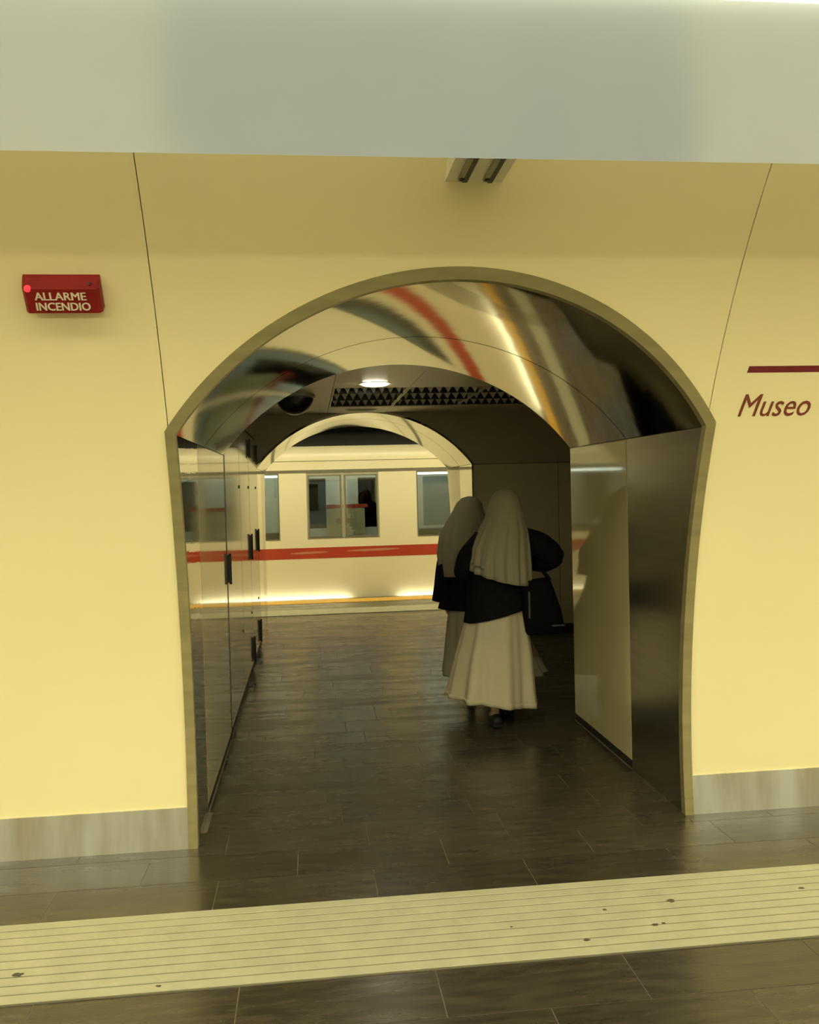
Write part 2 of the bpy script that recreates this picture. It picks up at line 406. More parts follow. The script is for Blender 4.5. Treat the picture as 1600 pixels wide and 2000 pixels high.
def soffit(root, y0, y1, m='soffit', name='soffit_panel'):
    I = arc(RA, XL, XR, 64); O = arc(RA+.02, XL-.014, XR+.014, 64)
    ya = (lambda z: y0(z)) if callable(y0) else (lambda z: y0); yb = (lambda z: y1(z)) if callable(y1) else (lambda z: y1)
    under(strip(name, [(x, ya(z), z) for x, z in I], [(x, yb(z), z) for x, z in I],
                [(x, yb(z), z) for x, z in O], [(x, ya(z), z) for x, z in O], m), root)
def jamb(root, s, y0, y1, z0, z1, m, name='jamb_panel', n=14, inset=0.0):
    x = (XL+inset) if s < 0 else (XR-inset); xo = x+s*.02
    ya = (lambda z: y0(z)) if callable(y0) else (lambda z: y0); yb = (lambda z: y1(z)) if callable(y1) else (lambda z: y1)
    zz = [z0+(z1-z0)*i/n for i in range(n+1)]
    return under(strip(name, [(x, ya(z), z) for z in zz], [(x, yb(z), z) for z in zz], [(xo, yb(z), z) for z in zz], [(xo, ya(z), z) for z in zz], m), root)
near = tag(empty('steel_archway', (XM, Y0, 0)), 'large stainless steel archway cut through the curved cream platform wall', 'archway')
surround(near, RA, wy, -1, XL, XR)
g = .006
nf = lambda z: wy(z)+.0302
soffit(near, nf, 4.62-g); soffit(near, 4.62+g, YR)
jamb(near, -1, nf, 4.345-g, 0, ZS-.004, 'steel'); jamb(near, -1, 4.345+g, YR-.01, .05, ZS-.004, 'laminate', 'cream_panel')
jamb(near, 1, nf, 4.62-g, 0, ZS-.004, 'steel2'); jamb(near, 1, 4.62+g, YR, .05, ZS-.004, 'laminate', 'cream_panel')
jamb(near, -1, 4.345, YR, 0, .05, 'kick', 'kick_strip', 2, -.006); jamb(near, 1, 4.62, YR, 0, .05, 'kick', 'kick_strip', 2, -.006)
# dark liner behind the joints
I = arc(RA+.022, XL-.022, XR+.022, 48); O = arc(RA+.05, XL-.05, XR+.05, 48)
under(strip('joint_liner', [(x, wy(z)+.02, z) for x, z in I], [(x, YR-.004, z) for x, z in I], [(x, YR-.004, z) for x, z in O], [(x, wy(z)+.02, z) for x, z in O], 'backing'), near)
for s in (-1, 1):
    x = (XL-.021) if s < 0 else (XR+.021)
    zz = [i/10*(ZS+.01) for i in range(11)]
    under(strip('joint_liner', [(x, wy(z)+.02, z) for z in zz], [(x, YR-.004, z) for z in zz], [(x+s*.03, YR-.004, z) for z in zz], [(x+s*.03, wy(z)+.02, z) for z in zz], 'backing'), near)

farA = tag(empty('steel_archway', (XM, YB, 0)), 'smaller looking steel archway at the far end of the passage, framing the train', 'archway')
soffit(farA, YB-.012, 9.95-g); soffit(farA, 9.95+g, lambda z: fy(z)+.01)
for s in (-1, 1):
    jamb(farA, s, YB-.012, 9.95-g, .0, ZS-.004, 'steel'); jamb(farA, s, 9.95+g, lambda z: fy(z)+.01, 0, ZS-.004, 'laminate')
I = arc(RA+.022, XL-.022, XR+.022, 48); O = arc(RA+.05, XL-.05, XR+.05, 48)
under(strip('joint_liner', [(x, YB+.03, z) for x, z in I], [(x, fy(z)-.02, z) for x, z in I], [(x, fy(z)-.02, z) for x, z in O], [(x, YB+.03, z) for x, z in O], 'backing'), farA)
for s in (-1, 1):
    x = (XL-.021) if s < 0 else (XR+.021)
    zz = [i/10*(ZS+.01) for i in range(11)]
    under(strip('joint_liner', [(x, YB+.03, z) for z in zz], [(x, fy(z)-.02, z) for z in zz], [(x+s*.03, fy(z)-.02, z) for z in zz], [(x+s*.03, YB+.03, z) for z in zz], 'backing'), farA)

# ------------------------------------------------------------------ vestibule between the arches
XV = 3.6
def arch_wall(name, y0, y1, z0, z1, xa, xb, m, parent=None, R=RA+.02):
    """flat wall slab with the arch opening, from y0 to y1, between heights z0..z1 (z0 at or above the springing)"""
    xs = [xa]+[p[0] for p in arc(R, XM-math.sqrt(R*R-(z0-ZA)**2), XM+math.sqrt(R*R-(z0-ZA)**2), 48)]+[xb]
    vs = []; fs = []
    for x in xs:
        d = R*R-(x-XM)**2
        zb = max(z0, ZA+math.sqrt(d)) if d > 0 else z0
        zb = min(zb, z1-.002)
        vs += [(x, y0, zb), (x, y0, z1), (x, y1, z1), (x, y1, zb)]
    for i in range(len(xs)-1):
        for k in range(4): fs.append((4*i+k, 4*i+(k+1) % 4, 4*i+4+(k+1) % 4, 4*i+4+k))
    fs.append((0, 1, 2, 3)); e = 4*(len(xs)-1); fs.append((e, e+1, e+2, e+3))
    return mesh_obj(name, vs, fs, m, parent)
ZTOP = 2.45
wb = tag(empty('wall_back', (XM, YB, 0)), kind='structure')
under(arch_wall('upper_panel', YB, YB+.05, ZS, ZTOP, XL-.05, XV, 'vest2'), wb)
under(box('panel', XR+.018, 2.62, YB, YB+.05, .07, ZS-.006, 'vest', bev=.002), wb)
under(box('panel', 2.626, XV, YB, YB+.05, .07, ZS-.006, 'vest', bev=.002), wb)
under(box('skirting_strip', XR+.018, XV, YB-.006, YB+.05, 0, .07, 'kick'), wb)
under(box('joint_backing', XR+.02, XV, YB+.03, YB+.06, 0, ZTOP, 'backing'), wb)
we = tag(empty('wall_entry', (XM, YR, 0)), kind='structure')
under(arch_wall('upper_panel', YR-.03, YR, ZS, ZTOP, XL-.05, XV, 'vest2', R=RA+.055), we)
under(box('panel', XR+.055, XV, YR-.03, YR, 0, ZS-.004, 'vest'), we)
tag(box('wall_side', XV, XV+.1, YR-.03, YB+.05, 0, ZTOP, 'vest'), kind='structure')
wl = tag(empty('wall_passage', (XL, 7.4, 0)), kind='structure')
under(box('joint_backing', XL-.06, XL-.03, YR-.03, YB+.05, 0, ZTOP, 'backing'), wl)
under(box('panel_over_doors', XL-.03, XL, YR+.004, YB, 2.075, ZTOP, 'door'), wl)
under(box('end_panel', XL-.03, XL, 8.96, YB, .05, 2.07, 'door'), wl)
under(box('end_post', XL-.03, XL, YR+.004, 5.70, .0, 2.07, 'black'), wl)
under(box('kick_strip', XL-.03, XL-.008, 5.70, YB, 0, .05, 'kick'), wl)
doors = [(5.72, 6.88), (6.89, 7.91), (7.93, 8.95)]
for i, (a, b_) in enumerate(doors):
    d = tag(empty('door_%d' % (i+1), (XL, (a+b_)/2, 0)), kind='structure')
    under(box('leaf', XL-.028, XL, a, b_, .055, 2.065, 'door', bev=.003), d)
    hy = a+.01 if i == 0 else b_
    def hinge(y, z0, z1, wdt=.05):
        h = under(box('hinge', XL-.004, XL+.016, y-wdt/2, y+wdt/2, z0, z1, 'black', bev=.003), d)
        bm = bmesh.new(); tube_bm(bm, [(XL+.014, y, z0-.012), (XL+.014, y, z1+.012)], .009, 10)
        o = from_bm('hinge_pin', bm, 'black'); o.parent = h; o.location = -(Vector(d.location)+Vector(h.location)) if False else Vector((0, 0, 0))
        o.location = Vector((0, 0, 0))
    if i == 0: hinge(5.735, .98, 1.15, .055)
    else:
        hinge(b_, .97, 1.17); hinge(b_, .07, .27); hinge(b_, 1.86, 2.0)
    for z in (.5, 1.59):
        s = lathe('screw_cap', [(.012, 0), (.012, .004), (.008, .006)], 'black', seg=12)
        s.data.transform(Matrix.Rotation(PI/2, 4, 'Y')); s.data.transform(Matrix.Translation((XL, b_-.06, z))); under(s, d)

# ceiling of the vestibule: panels with joints
cl = tag(empty('ceiling', (XM, 7.4, ZCEIL)), kind='structure')
under(box('joint_backing', XL-.05, XV, YR-.03, YB, ZCEIL+.10, ZCEIL+.12, 'backing'), cl)
cx = [XL+.002, 0.205, 0.80, 1.425, 2.05, 2.75, XV]; cy = [YR+.002, 6.92, 8.52, YB-.002]
for j in range(3):
    for i in range(len(cx)-1):
        if j == 1 and i in (1, 2, 3): continue
        z0 = ZCEIL
        if j == 0 and i == 1:      # panel with the round hole for the downlight
            bm = bmesh.new(); n = 40; hx, hy_, hr = .51, 6.66, .085
            outer = []
            x0, x1, y0, y1 = cx[i]+.002, cx[i+1]-.002, cy[j]+.002, cy[j+1]-.002
            inn = [bm.verts.new((hx+hr*math.cos(2*PI*k/n), hy_+hr*math.sin(2*PI*k/n), z0)) for k in range(n)]
            for k in range(n):
                c, s_ = math.cos(2*PI*k/n), math.sin(2*PI*k/n)
                t = min(((x1-hx)/c if c > 1e-6 else 1e9), ((x0-hx)/c if c < -1e-6 else 1e9), ((y1-hy_)/s_ if s_ > 1e-6 else 1e9), ((y0-hy_)/s_ if s_ < -1e-6 else 1e9))
                outer.append(bm.verts.new((hx+t*c, hy_+t*s_, z0)))
            for k in range(n): bm.faces.new((inn[k], inn[(k+1) % n], outer[(k+1) % n], outer[k]))
            for cxx, cyy in ((x0, y0), (x0, y1), (x1, y0), (x1, y1)):   # fill the corners
                best = sorted(range(n), key=lambda q: (outer[q].co-V(cxx, cyy, z0)).length)[:1][0]
                best2 = [q for q in ((best+1) % n, (best-1) % n)]
                q2 = max(best2, key=lambda q: 1 if (abs(outer[q].co.x-outer[best].co.x) > 1e-5 and abs(outer[q].co.y-outer[best].co.y) > 1e-5) else 0)
                if (outer[best].co-V(cxx, cyy, z0)).length > 1e-4:
                    bm.faces.new((outer[best], outer[q2], bm.verts.new((cxx, cyy, z0))))
            bmesh.ops.remove_doubles(bm, verts=bm.verts, dist=1e-5)
            o = from_bm('panel', bm, 'ceil'); s_ = o.modifiers.new('t', 'SOLIDIFY'); s_.thickness = .012
            s_.offset = -1 if o.data.polygons[0].normal.z < 0 else 1
            under(o, cl)
        else:
            under(box('panel', cx[i]+.002, cx[i+1]-.002, cy[j]+.002, cy[j+1]-.002, z0, z0+.015, 'ceil'), cl)
# downlight
dl = tag(empty('recessed_downlight', (.51, 6.66, ZCEIL)), 'round glowing recessed downlight in the passage ceiling', 'ceiling light')
rg = lathe('trim_ring', [(.100, -.003), (.122, -.003), (.124, -.0006), (.100, -.0006)], 'ceil', dl, 40)
gl = lathe('glass_disc', [(.099, -.001), (.097, -.010), (.08, -.015), (.02, -.018)], 'down', dl, 32)
bm = bmesh.new()
# louvred light panels: trays with hanging pyramids
pyr = bpy.data.meshes.new('prism')
pyr.from_pydata([(-.5, -.5, 0), (.5, -.5, 0), (.5, .5, 0), (-.5, .5, 0), (0, 0, -1)], [], [(0, 1, 2, 3), (1, 0, 4), (2, 1, 4), (3, 2, 4), (0, 3, 4)])
pyr.materials.append(M['prism'])
words = ('nearest the black dome', 'in the middle of the row', 'furthest from the black dome')
for i in (1, 2, 3):
    x0, x1, y0, y1 = cx[i]+.004, cx[i+1]-.004, cy[1]+.004, cy[2]-.004
    lv = tag(empty('louvre_panel', ((x0+x1)/2, (y0+y1)/2, ZCEIL)), 'unlit prismatic louvre panel in the passage ceiling, ' + words[i-1], 'louvre panel', 'louvre panels in the passage ceiling')
    under(box('tray', x0+.012, x1-.012, y0+.012, y1-.012, ZCEIL+.05, ZCEIL+.07, 'black'), lv)
    for nm, q in (('frame_rail', (x0, x1, y0, y0+.012)), ('frame_rail', (x0, x1, y1-.012, y1)), ('frame_rail', (x0, x0+.012, y0+.012, y1-.012)), ('frame_rail', (x1-.012, x1, y0+.012, y1-.012))):
        under(box(nm, *q, ZCEIL, ZCEIL+.07, 'ceil'), lv)
    nx, ny = 8, 3; px_, py_ = (x1-x0-.03)/nx, (y1-y0-.03)/ny
    for c in range(ny):
        yb2 = y0+.015+py_*(c+.5)+py_*.09
        under(box('dark_gap_sheet', x0+.014, x1-.014, yb2, yb2+.004, ZCEIL-.012, ZCEIL+.05, 'dome'), lv)  # black sheet added so the gaps between prisms stay dark
    for a in range(nx):
        for c in range(ny):
            o = bpy.data.objects.new('prism', pyr); COL.objects.link(o); o.scale = (px_*.97, py_*.16, .066)
            o.location = (x0+.015+px_*(a+.5), y0+.015+py_*(c+.5), ZCEIL+.052); under(o, lv)
# dome camera
dm = tag(empty('dome_camera', (-.095, 7.40, ZCEIL)), 'black glossy dome hanging from the passage ceiling beside the louvre panels', 'dome camera')
lathe('ceiling_ring', [(.165, 0), (.165, -.02), (.150, -.028), (.135, -.028)], 'grey', dm, 40)
lathe('dome', [(.150*math.cos(t*PI/2/10), -.028-.135*math.sin(t*PI/2/10)) for t in range(10)]+[(.004, -.163)], 'dome', dm, 40)
# small slot diffuser in the last ceiling row
av = tag(empty('slot_air_vent', (.52, 8.80, ZCEIL)), 'narrow dark slot air vent in the ceiling above the far archway', 'air vent')
under(box('vent_frame', .38, .68, 8.76, 8.84, ZCEIL-.006, ZCEIL-.0005, 'ceil'), av)
under(box('slot', .40, .66, 8.785, 8.815, ZCEIL-.009, ZCEIL-.005, 'black'), av)

# ------------------------------------------------------------------ far platform: wall, vault, strips
tag(arch_wall('wall_far', 10.75, 10.82, ZS, 4.0, -8, 9, 'wall', R=RA+.03), kind='structure')
tag(box('wall_far', -8, XL-.022, 10.58, 10.70, 0, ZS+.02, 'wall'), kind='structure')
tag(box('wall_far', XR+.022, 9, 10.58, 10.70, 0, ZS+.02, 'wall'), kind='structure')
tag(box('ceiling', -8, 9, 10.7, 17.5, 4.0, 4.1, 'fartun'), kind='structure')
tag(box('wall_tunnel', -8, 9, 17.5, 17.6, -1.5, 4.1, 'fartun'), kind='structure')
tag(box('wall_left', -8.1, -8, 10.6, 17.6, -1.5, 4.1, 'fartun'), kind='structure')
tag(box('wall_right', 9, 9.1, 10.6, 17.6, -1.5, 4.1, 'fartun'), kind='structure')
tag(box('floor', -8, 9, 12.76, 17.5, -1.5, -1.4, 'fartun'), kind='structure')
tactile('tactile_strip', 11.12, 11.62, -4, 6, 'pale tactile strip on the far platform beyond the passage', 5)
yl = tag(box('platform_edge_line', -6, 8, 12.25, 12.62, 0.0, .004, 'yellow'), 'yellow warning line along the far platform edge in front of the train', 'floor line')
for a, b_, t in ((-1.6, .55, 'left'), (1.25, 3.0, 'right')):  # added lamps, out of sight, for the glow along the train's lower edge
    e = tag(empty('edge_fill_light', ((a+b_)/2, 12.765, -.07)), 'unseen light strip added below the platform edge to brighten the foot of the train, %s of two' % t, 'edge light', 'added lights under the train')
    under(box('channel', a, b_, 12.7605, 12.772, -.075, -.012, 'steel2'), e)
    under(box('light_bar', a+.01, b_-.01, 12.7725, 12.785, -.065, -.025, 'edge'), e)

# ------------------------------------------------------------------ hanging light boxes
def lightbox(y0, y1, z0, z1, x0, x1, ly0, ly1, lm, paint, label, lz=.012, underglow=None):
    r = tag(empty('linear_light', ((x0+x1)/2, (y0+y1)/2, z0)), label, 'ceiling light')
    under(box('housing', x0, x1, y0, y1, z0, z1, paint, bev=.004), r)
    if underglow: under(box('glow_cover', x0+.02, x1-.02, underglow[0], underglow[1], z0-.006, z0-.0005, 'underglow'), r)
    under(box('diffuser', x0+.05, x1-.05, ly0, ly1, z0-lz, z0-.0005, lm, bev=.004), r)
    n = 5
    for i in range(n):
        x = x0+(x1-x0)*(i+.5)/n
        bm = bmesh.new(); tube_bm(bm, [(x, (y0+y1)/2, z1-.01), (x, (y0+y1)/2, 3.9)], .012, 8)
        under(from_bm('hanger_rod', bm, 'grey'), r)
    return r
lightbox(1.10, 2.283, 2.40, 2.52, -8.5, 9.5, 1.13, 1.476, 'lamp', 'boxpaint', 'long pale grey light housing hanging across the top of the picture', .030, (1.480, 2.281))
lightbox(1.85, 2.25, 3.14, 3.24, -8.5, 9.5, 1.90, 2.20, 'lamptop', 'white', 'upper row of lamps under the vault, hidden behind the grey light housing')
lightbox(11.25, 11.85, 2.75, 2.88, -6, 7, 11.35, 11.75, 'lampfar', 'boxpaint', 'light housing above the far platform, hidden behind the far archway')

# ------------------------------------------------------------------ fixture on the vault above the arch
fx = tag(empty('wall_fixture', (.61, 3.1, 2.630)), 'small white bracket fixture with two dark slots, high on the wall above the arch', 'wall fixture')
def wedge(name, x0, x1, yfront, zb, zt, m, off=0.0):
    pts = [(yfront, zb), (yfront, zt)]
    k = 6
    top = [(wy(zt-(zt-zb)*i/k)+off, zt-(zt-zb)*i/k) for i in range(k+1)]
    prof = pts+top
    n = len(prof); vs = [(x0, y, z) for y, z in prof]+[(x1, y, z) for y, z in prof]
    fs = [(i, (i+1) % n, n+(i+1) % n, n+i) for i in range(n)]+[tuple(range(n)), tuple(range(n, 2*n))]
    return under(mesh_obj(name, vs, fs, m), fx)
wedge('body', .508, .712, 2.80, 2.630, 2.90, 'white')
for x in (.575, .665):
    under(box('slot', x-.009, x+.009, 2.90, 3.13, 2.622, 2.6305, 'black'), fx)
    under(box('slot_rail', x-.028, x-.010, 2.90, 3.11, 2.618, 2.6302, 'grey', bev=.002), fx)
    s = lathe('screw', [(.010, 0), (.010, -.006), (.006, -.009)], 'black', seg=10, loc=(x-.018, 3.08, 2.619)); under(s, fx)

# ------------------------------------------------------------------ fire alarm sign
def on_wall(x, s, n):
    """point at arc height given by z and n metres out from the wall"""
    t = wth(s); return (x, YC+(RV-n)*math.cos(t), ZC+(RV-n)*math.sin(t))
fa = tag(empty('fire_alarm_sign', (-.885, 3.36, 2.30)), 'red box sign reading ALLARME INCENDIO with glowing red lamp, on the left wall', 'alarm sign')
SX0, SX1, SZ0, SZ1 = -1.000, -.732, 2.245, 2.352
dp = .055
prof = [(SZ0+.004, 0), (SZ0, dp), (SZ0+.078, dp+.004), (SZ1-.006, .022), (SZ1, 0)]
def sgn_pt(x, z, n): return on_wall(x, z, n)
n = len(prof); vs = []
for xx, ins in ((SX0, 0), (SX0+.012, 1), (SX1-.012, 1), (SX1, 0)):
    for z, d in prof: vs.append(sgn_pt(xx, z, d*(1 if ins else .72)))
fs = []
for s in range(3):
    for k in range(n): fs.append((s*n+k, s*n+(k+1) % n, (s+1)*n+(k+1) % n, (s+1)*n+k))
fs += [tuple(range(n)), tuple(range(3*n, 4*n))]
under(mesh_obj('housing', vs, fs, 'red'), fa)
for body, zb, sz in (('ALLARME', SZ0+.043, .036), ('INCENDIO', SZ0+.010, .036)):
    out = bmesh.new()
    for q, dx in enumerate((-.0011, 0.0, .0011)):          # three strokes side by side make the letters bold
        bm = text_mesh(body, sz)
        x_min = min(v.co.x for v in bm.verts); x_max = max(v.co.x for v in bm.verts)
        target = .178 if body == 'ALLARME' else .188
        r = bmesh.ops.extrude_face_region(bm, geom=bm.faces[:])
        fr = set(e for e in r['geom'] if isinstance(e, bmesh.types.BMVert))
        for v in bm.verts:
            d = dp+.0045+.0002*q if v in fr else dp-.001
            v.co = V(*sgn_pt(SX0+.042+dx+(v.co.x-x_min)/(x_max-x_min)*target, zb+v.co.y, d))
        tm = bpy.data.meshes.new('t'); bm.to_mesh(tm); bm.free(); out.from_mesh(tm); bpy.data.meshes.remove(tm)
    bm = out
    under(from_bm('lettering', bm, 'letter'), fa)
bm = bmesh.new(); bmesh.ops.create_uvsphere(bm, u_segments=14, v_segments=8, radius=.013)
p = sgn_pt(SX0+.022, SZ0+.078, dp-.002)
for v in bm.verts: v.co = v.co+V(*p)
under(from_bm('indicator_lamp', bm, 'led', smooth=True), fa)
p = sgn_pt(SX1-.03, SZ0+.090, .043)
under(box('mounting_screw', p[0]-.004, p[0]+.004, p[1]-.006, p[1]+.004, p[2]-.004, p[2]+.004, 'black'), fa)

# ------------------------------------------------------------------ wall lettering
st = tag(empty('wall_stripe', (3.9, wy(2.01), 2.01)), 'dark red horizontal line printed on the cream wall above the word Museo', 'wall stripe')
zs = (1.998, 2.023)
under(strip('line', [on_wall(x, zs[0], .0002) for x in (1.834, 6.0)], [on_wall(x, zs[1], .0002) for x in (1.838, 6.0)],
            [on_wall(x, zs[1], .003) for x in (1.838, 6.0)], [on_wall(x, zs[0], .003) for x in (1.834, 6.0)], 'maroon', smooth=False), st)
wt = tag(empty('wall_lettering', (2.03, wy(1.87), 1.87)), 'slanted dark red word Museo on the cream wall right of the arch', 'lettering')
bm = text_mesh('Museo', .132, 0.22, .78)
x_min = min(v.co.x for v in bm.verts); x_max = max(v.co.x for v in bm.verts)
yb_ = max(v.co.y for v in bm.verts)
bmesh.ops.subdivide_edges(bm, edges=[e for e in bm.edges if e.calc_length() > .03], cuts=2)
r = bmesh.ops.extrude_face_region(bm, geom=bm.faces[:])
fr = set(e for e in r['geom'] if isinstance(e, bmesh.types.BMVert))
for v in bm.verts:
    v.co = V(*on_wall(1.832+(v.co.x-x_min)/(x_max-x_min)*.322, 1.822+v.co.y/yb_*.09, .003 if v in fr else .0002))
under(from_bm('word', bm, 'brown'), wt)

# ------------------------------------------------------------------ trains
def build_train(TY, sg, X0, X1, openings, doors_at, open_at, label, boards, tubes, seats):
    tr = tag(empty('subway_train', (.7, TY, 0)), label, 'train')
    yy = lambda d: TY+sg*d
    def tp(name, x0, x1, z0, z1, m, d0=0.0, d1=.05, bev=0.0, parent=None):
        o = box(name, x0, x1, min(yy(d0), yy(d1)), max(yy(d0), yy(d1)), z0, z1, m, bev=bev)
        if parent is None: return under(o, tr)
        o.parent = parent; o.location = (-tr.location) - (parent.location) ; return o
    def prof_x(name, prf, x0, x1, m):
        n = len(prf); vs = [(x0, yy(y), z) for y, z in prf]+[(x1, yy(y), z) for y, z in prf]
        fs = [(i, (i+1) % n, n+(i+1) % n, n+i) for i in range(n)]+[tuple(range(n)), tuple(range(n, 2*n))]
        o = mesh_obj(name, vs, fs, m); auto_smooth(o); return under(o, tr)
    prof_x('lower_body', [(.05, -.9), (.05, -.30), (.012, -.10), (0, .05), (0, .572), (.06, .572), (.11, -.9)], X0, X1, 'train')
    segs = []; x = X0
    for i in open_at: segs.append((x, openings[i][0])); x = openings[i][1]
    segs.append((x, X1))
    for x0, x1 in segs:
        rs = tp('red_stripe', x0, x1, .572, .727, 'trainred', -.003)
        tp('sill_panel', x0, x1, .727, .845, 'train')
    ex = [X0]+[c for o in openings for c in o]+[X1]
    for i in range(0, len(ex), 2): tp('pillar_panel', ex[i], ex[i+1], .845, 1.80, 'train')
    tp('door_rail', X0, X1, 1.80, 1.842, 'rubber', -.004)
    tp('header_panel', X0, X1, 1.842, 1.964, 'train', -.008)
    tp('gutter_line', X0, X1, 1.964, 1.972, 'rubber', .004)
    prof_x('cornice', [(-.008, 1.972), (-.004, 2.06), (.03, 2.14), (.09, 2.185), (.14, 2.185), (.14, 1.972)], X0, X1, 'train')
    prof_x('roof', [(.14, 2.16), (.5, 2.36), (1.3, 2.46), (2.1, 2.36), (2.5, 2.1), (2.5, 2.06), (.14, 2.12)], X0, X1, 'fartun')
    def pane(x0, x1, z0, z1):
        bm = bmesh.new(); t = .016
        ya, yb = sorted((yy(-.004), yy(.04)))
        for q in ((x0, x1, z0, z0+t), (x0, x1, z1-t, z1), (x0, x0+t, z0+t, z1-t), (x1-t, x1, z0+t, z1-t)):
            box_bm(bm, q[0], q[1], ya, yb, q[2], q[3])
        fr_ = under(from_bm('window_frame', bm, 'rubber'), tr)
        tp('pane', x0+t-.004, x1-t+.004, z0+t-.004, z1-t+.004, 'pane', .012, .018, parent=fr_).location = (0, 0, 0)
    for i, (a, b_) in enumerate(openings):
        if i in open_at: continue
        if i in doors_at:
            mid = (a+b_)/2
            for q0, q1 in ((a, mid-.003), (mid+.003, b_)):
                bm = bmesh.new(); s_ = .022
                ya, yb = sorted((yy(.004), yy(.035)))
                for q in ((q0, q0+s_, .845, 1.80), (q1-s_, q1, .845, 1.80), (q0+s_, q1-s_, 1.765, 1.80), (q0+s_, q1-s_, .845, .868)):
                    box_bm(bm, q[0], q[1], ya, yb, q[2], q[3])
                under(from_bm('door_leaf', bm, 'doorgrey'), tr)
                pane(q0+s_, q1-s_, .868, 1.765)
        else: pane(a, b_, .845, 1.80)
    tp('interior_floor', X0, X1, -.06, -.02, 'interior', .1, 2.45)
    tp('interior_ceiling', X0, X1, 2.04, 2.06, 'interior', .14, 2.45)
    tp('far_side_wall', X0, X1, -.02, .9, 'interior', 2.4, 2.45)
    tp('far_side_wall', X0, X1, 1.75, 2.04, 'interior', 2.4, 2.45)
    for a, b_ in ((X0, -1.9), (-1.4, -.05), (.28, .83), (1.14, 1.95), (2.5, X1)): tp('far_side_pillar', a, b_, .9, 1.75, 'interior', 2.4, 2.45)
    tp('end_wall', X0, X0+.05, -.02, 2.04, 'interior', .1, 2.4); tp('end_wall', X1-.05, X1, -.02, 2.04, 'interior', .1, 2.4)
    if boards:
        tp('far_side_shutter', 1.95, 2.5, .9, 1.75, 'seat', 2.4, 2.45)
        for a, b_ in ((-1.85, -.45), (1.30, 2.9)): tp('window_lamp', a, b_, 1.748, 1.776, 'tubefar', .20, .24, bev=.006)
        bd = tp('notice_board', .28, .93, .78, 1.24, 'intbeige', 2.30, 2.33)
        tp('red_border', .28, .98, 1.24, 1.30, 'trainred', 2.29, 2.33, parent=bd).location = (0, 0, 0)
    for a, b_ in seats:
        tp('seat_base', a, b_, .38, .46, 'seat', .15, .6, bev=.02); tp('seat_back', a, b_, .46, .96, 'seat', .10, .17, bev=.02)
    for a, b_, d in tubes: tp('ceiling_tube', a, b_, 1.955, 1.995, 'tubefar' if sg > 0 else 'tube', d, d+.08, bev=.01)
    return tr, rs
tr, rs = build_train(12.85, 1, -5.5, 7.5, [(-3.9, -2.9), (-1.9, -.43), (-.04, 1.0), (1.55, 2.95), (3.4, 4.4), (4.9, 6.2)], (0, 2, 4), (),
    'cream subway train with red stripe standing beyond the far archway', True, [(-1.5, -.38, .75), (1.33, 2.9, .75), (-2.5, 4.0, 1.9)], [(-1.8, -.3), (1.4, 2.9)])
def lozenge(x0, x1, z0, z1, sk, TY=12.85):
    n = 24; xm, zm = (x0+x1)/2, (z0+z1)/2
    A = [(xm+(x1-x0)/2*math.cos(2*PI*k/n), zm+(z1-z0)/2*math.sin(2*PI*k/n)+sk*math.cos(2*PI*k/n)) for k in range(n)]
    vs = [(x, TY-.0028, z) for x, z in A]+[(x, TY-.0045, z) for x, z in A]
    o = mesh_obj('stripe_marking', vs, [tuple(range(n)), tuple(range(n, 2*n))]+[(k, (k+1) % n, n+(k+1) % n, n+k) for k in range(n)], 'trainmark')
    o.parent = rs; o.location = (0, 0, 0)
lozenge(-.30, .25, .640, .672, .006); lozenge(.52, 1.28, .655, .690, .006)
build_train(-.15, -1, -6.5, 8.0, [(-5.2, -4.0), (-3.5, -2.2), (-1.7, -.9), (-.6, .75), (1.1, 1.9), (2.3, 3.6), (4.0, 5.2), (5.6, 6.9)], (), (3,),  # lit train added out of view as cool fill for wall and housing
    'unseen lit train added behind the viewer for cool fill light, its door open', False, [(-6, 7.5, .8), (-6, 7.5, 1.7)], [(-3.4, -2.3), (2.4, 3.5)])

# ------------------------------------------------------------------ people
def loft(name, rings, m, parent, seg=80, a0=0.0, a1=2*PI, thick=.004, pleat=0, ph=0.0, hem=None, sub=4):
    """rings: (z, cx, cy, rx, ry, pleat amplitude); angles measured from +x, counter-clockwise seen from above"""
    full = abs(a1-a0-2*PI) < 1e-6
    R_ = []
    for i in range(len(rings)-1):
        for s in range(sub):
            t = s/sub; t2 = t
            R_.append(tuple(rings[i][k]*(1-t2)+rings[i+1][k]*t2 for k in range(6)))
    R_.append(rings[-1])
    ns = seg if full else seg+1
    vs = []; fs = []
    for (z, cx_, cy_, rx_, ry_, am) in R_:
        for k in range(ns):
            a = a0+(a1-a0)*k/seg
            q = 1+am*(math.cos(pleat*a+ph+1.3*math.sin(2*a))+.45*math.cos(pleat*1.7*a+2*ph)) if am else 1
            zz = z+(hem(a, z) if hem else 0)
            vs.append((cx_+rx_*q*math.cos(a), cy_+ry_*q*math.sin(a), zz))
    for i in range(len(R_)-1):
        for k in range(seg):
            a, b_ = i*ns+k, i*ns+(k+1) % ns
            fs.append((a, b_, b_+ns, a+ns))
    o = mesh_obj(name, vs, fs, m, parent, smooth=True)
    if thick:
        s = o.modifiers.new('thickness', 'SOLIDIFY'); s.thickness = thick; s.offset = 0
    return o
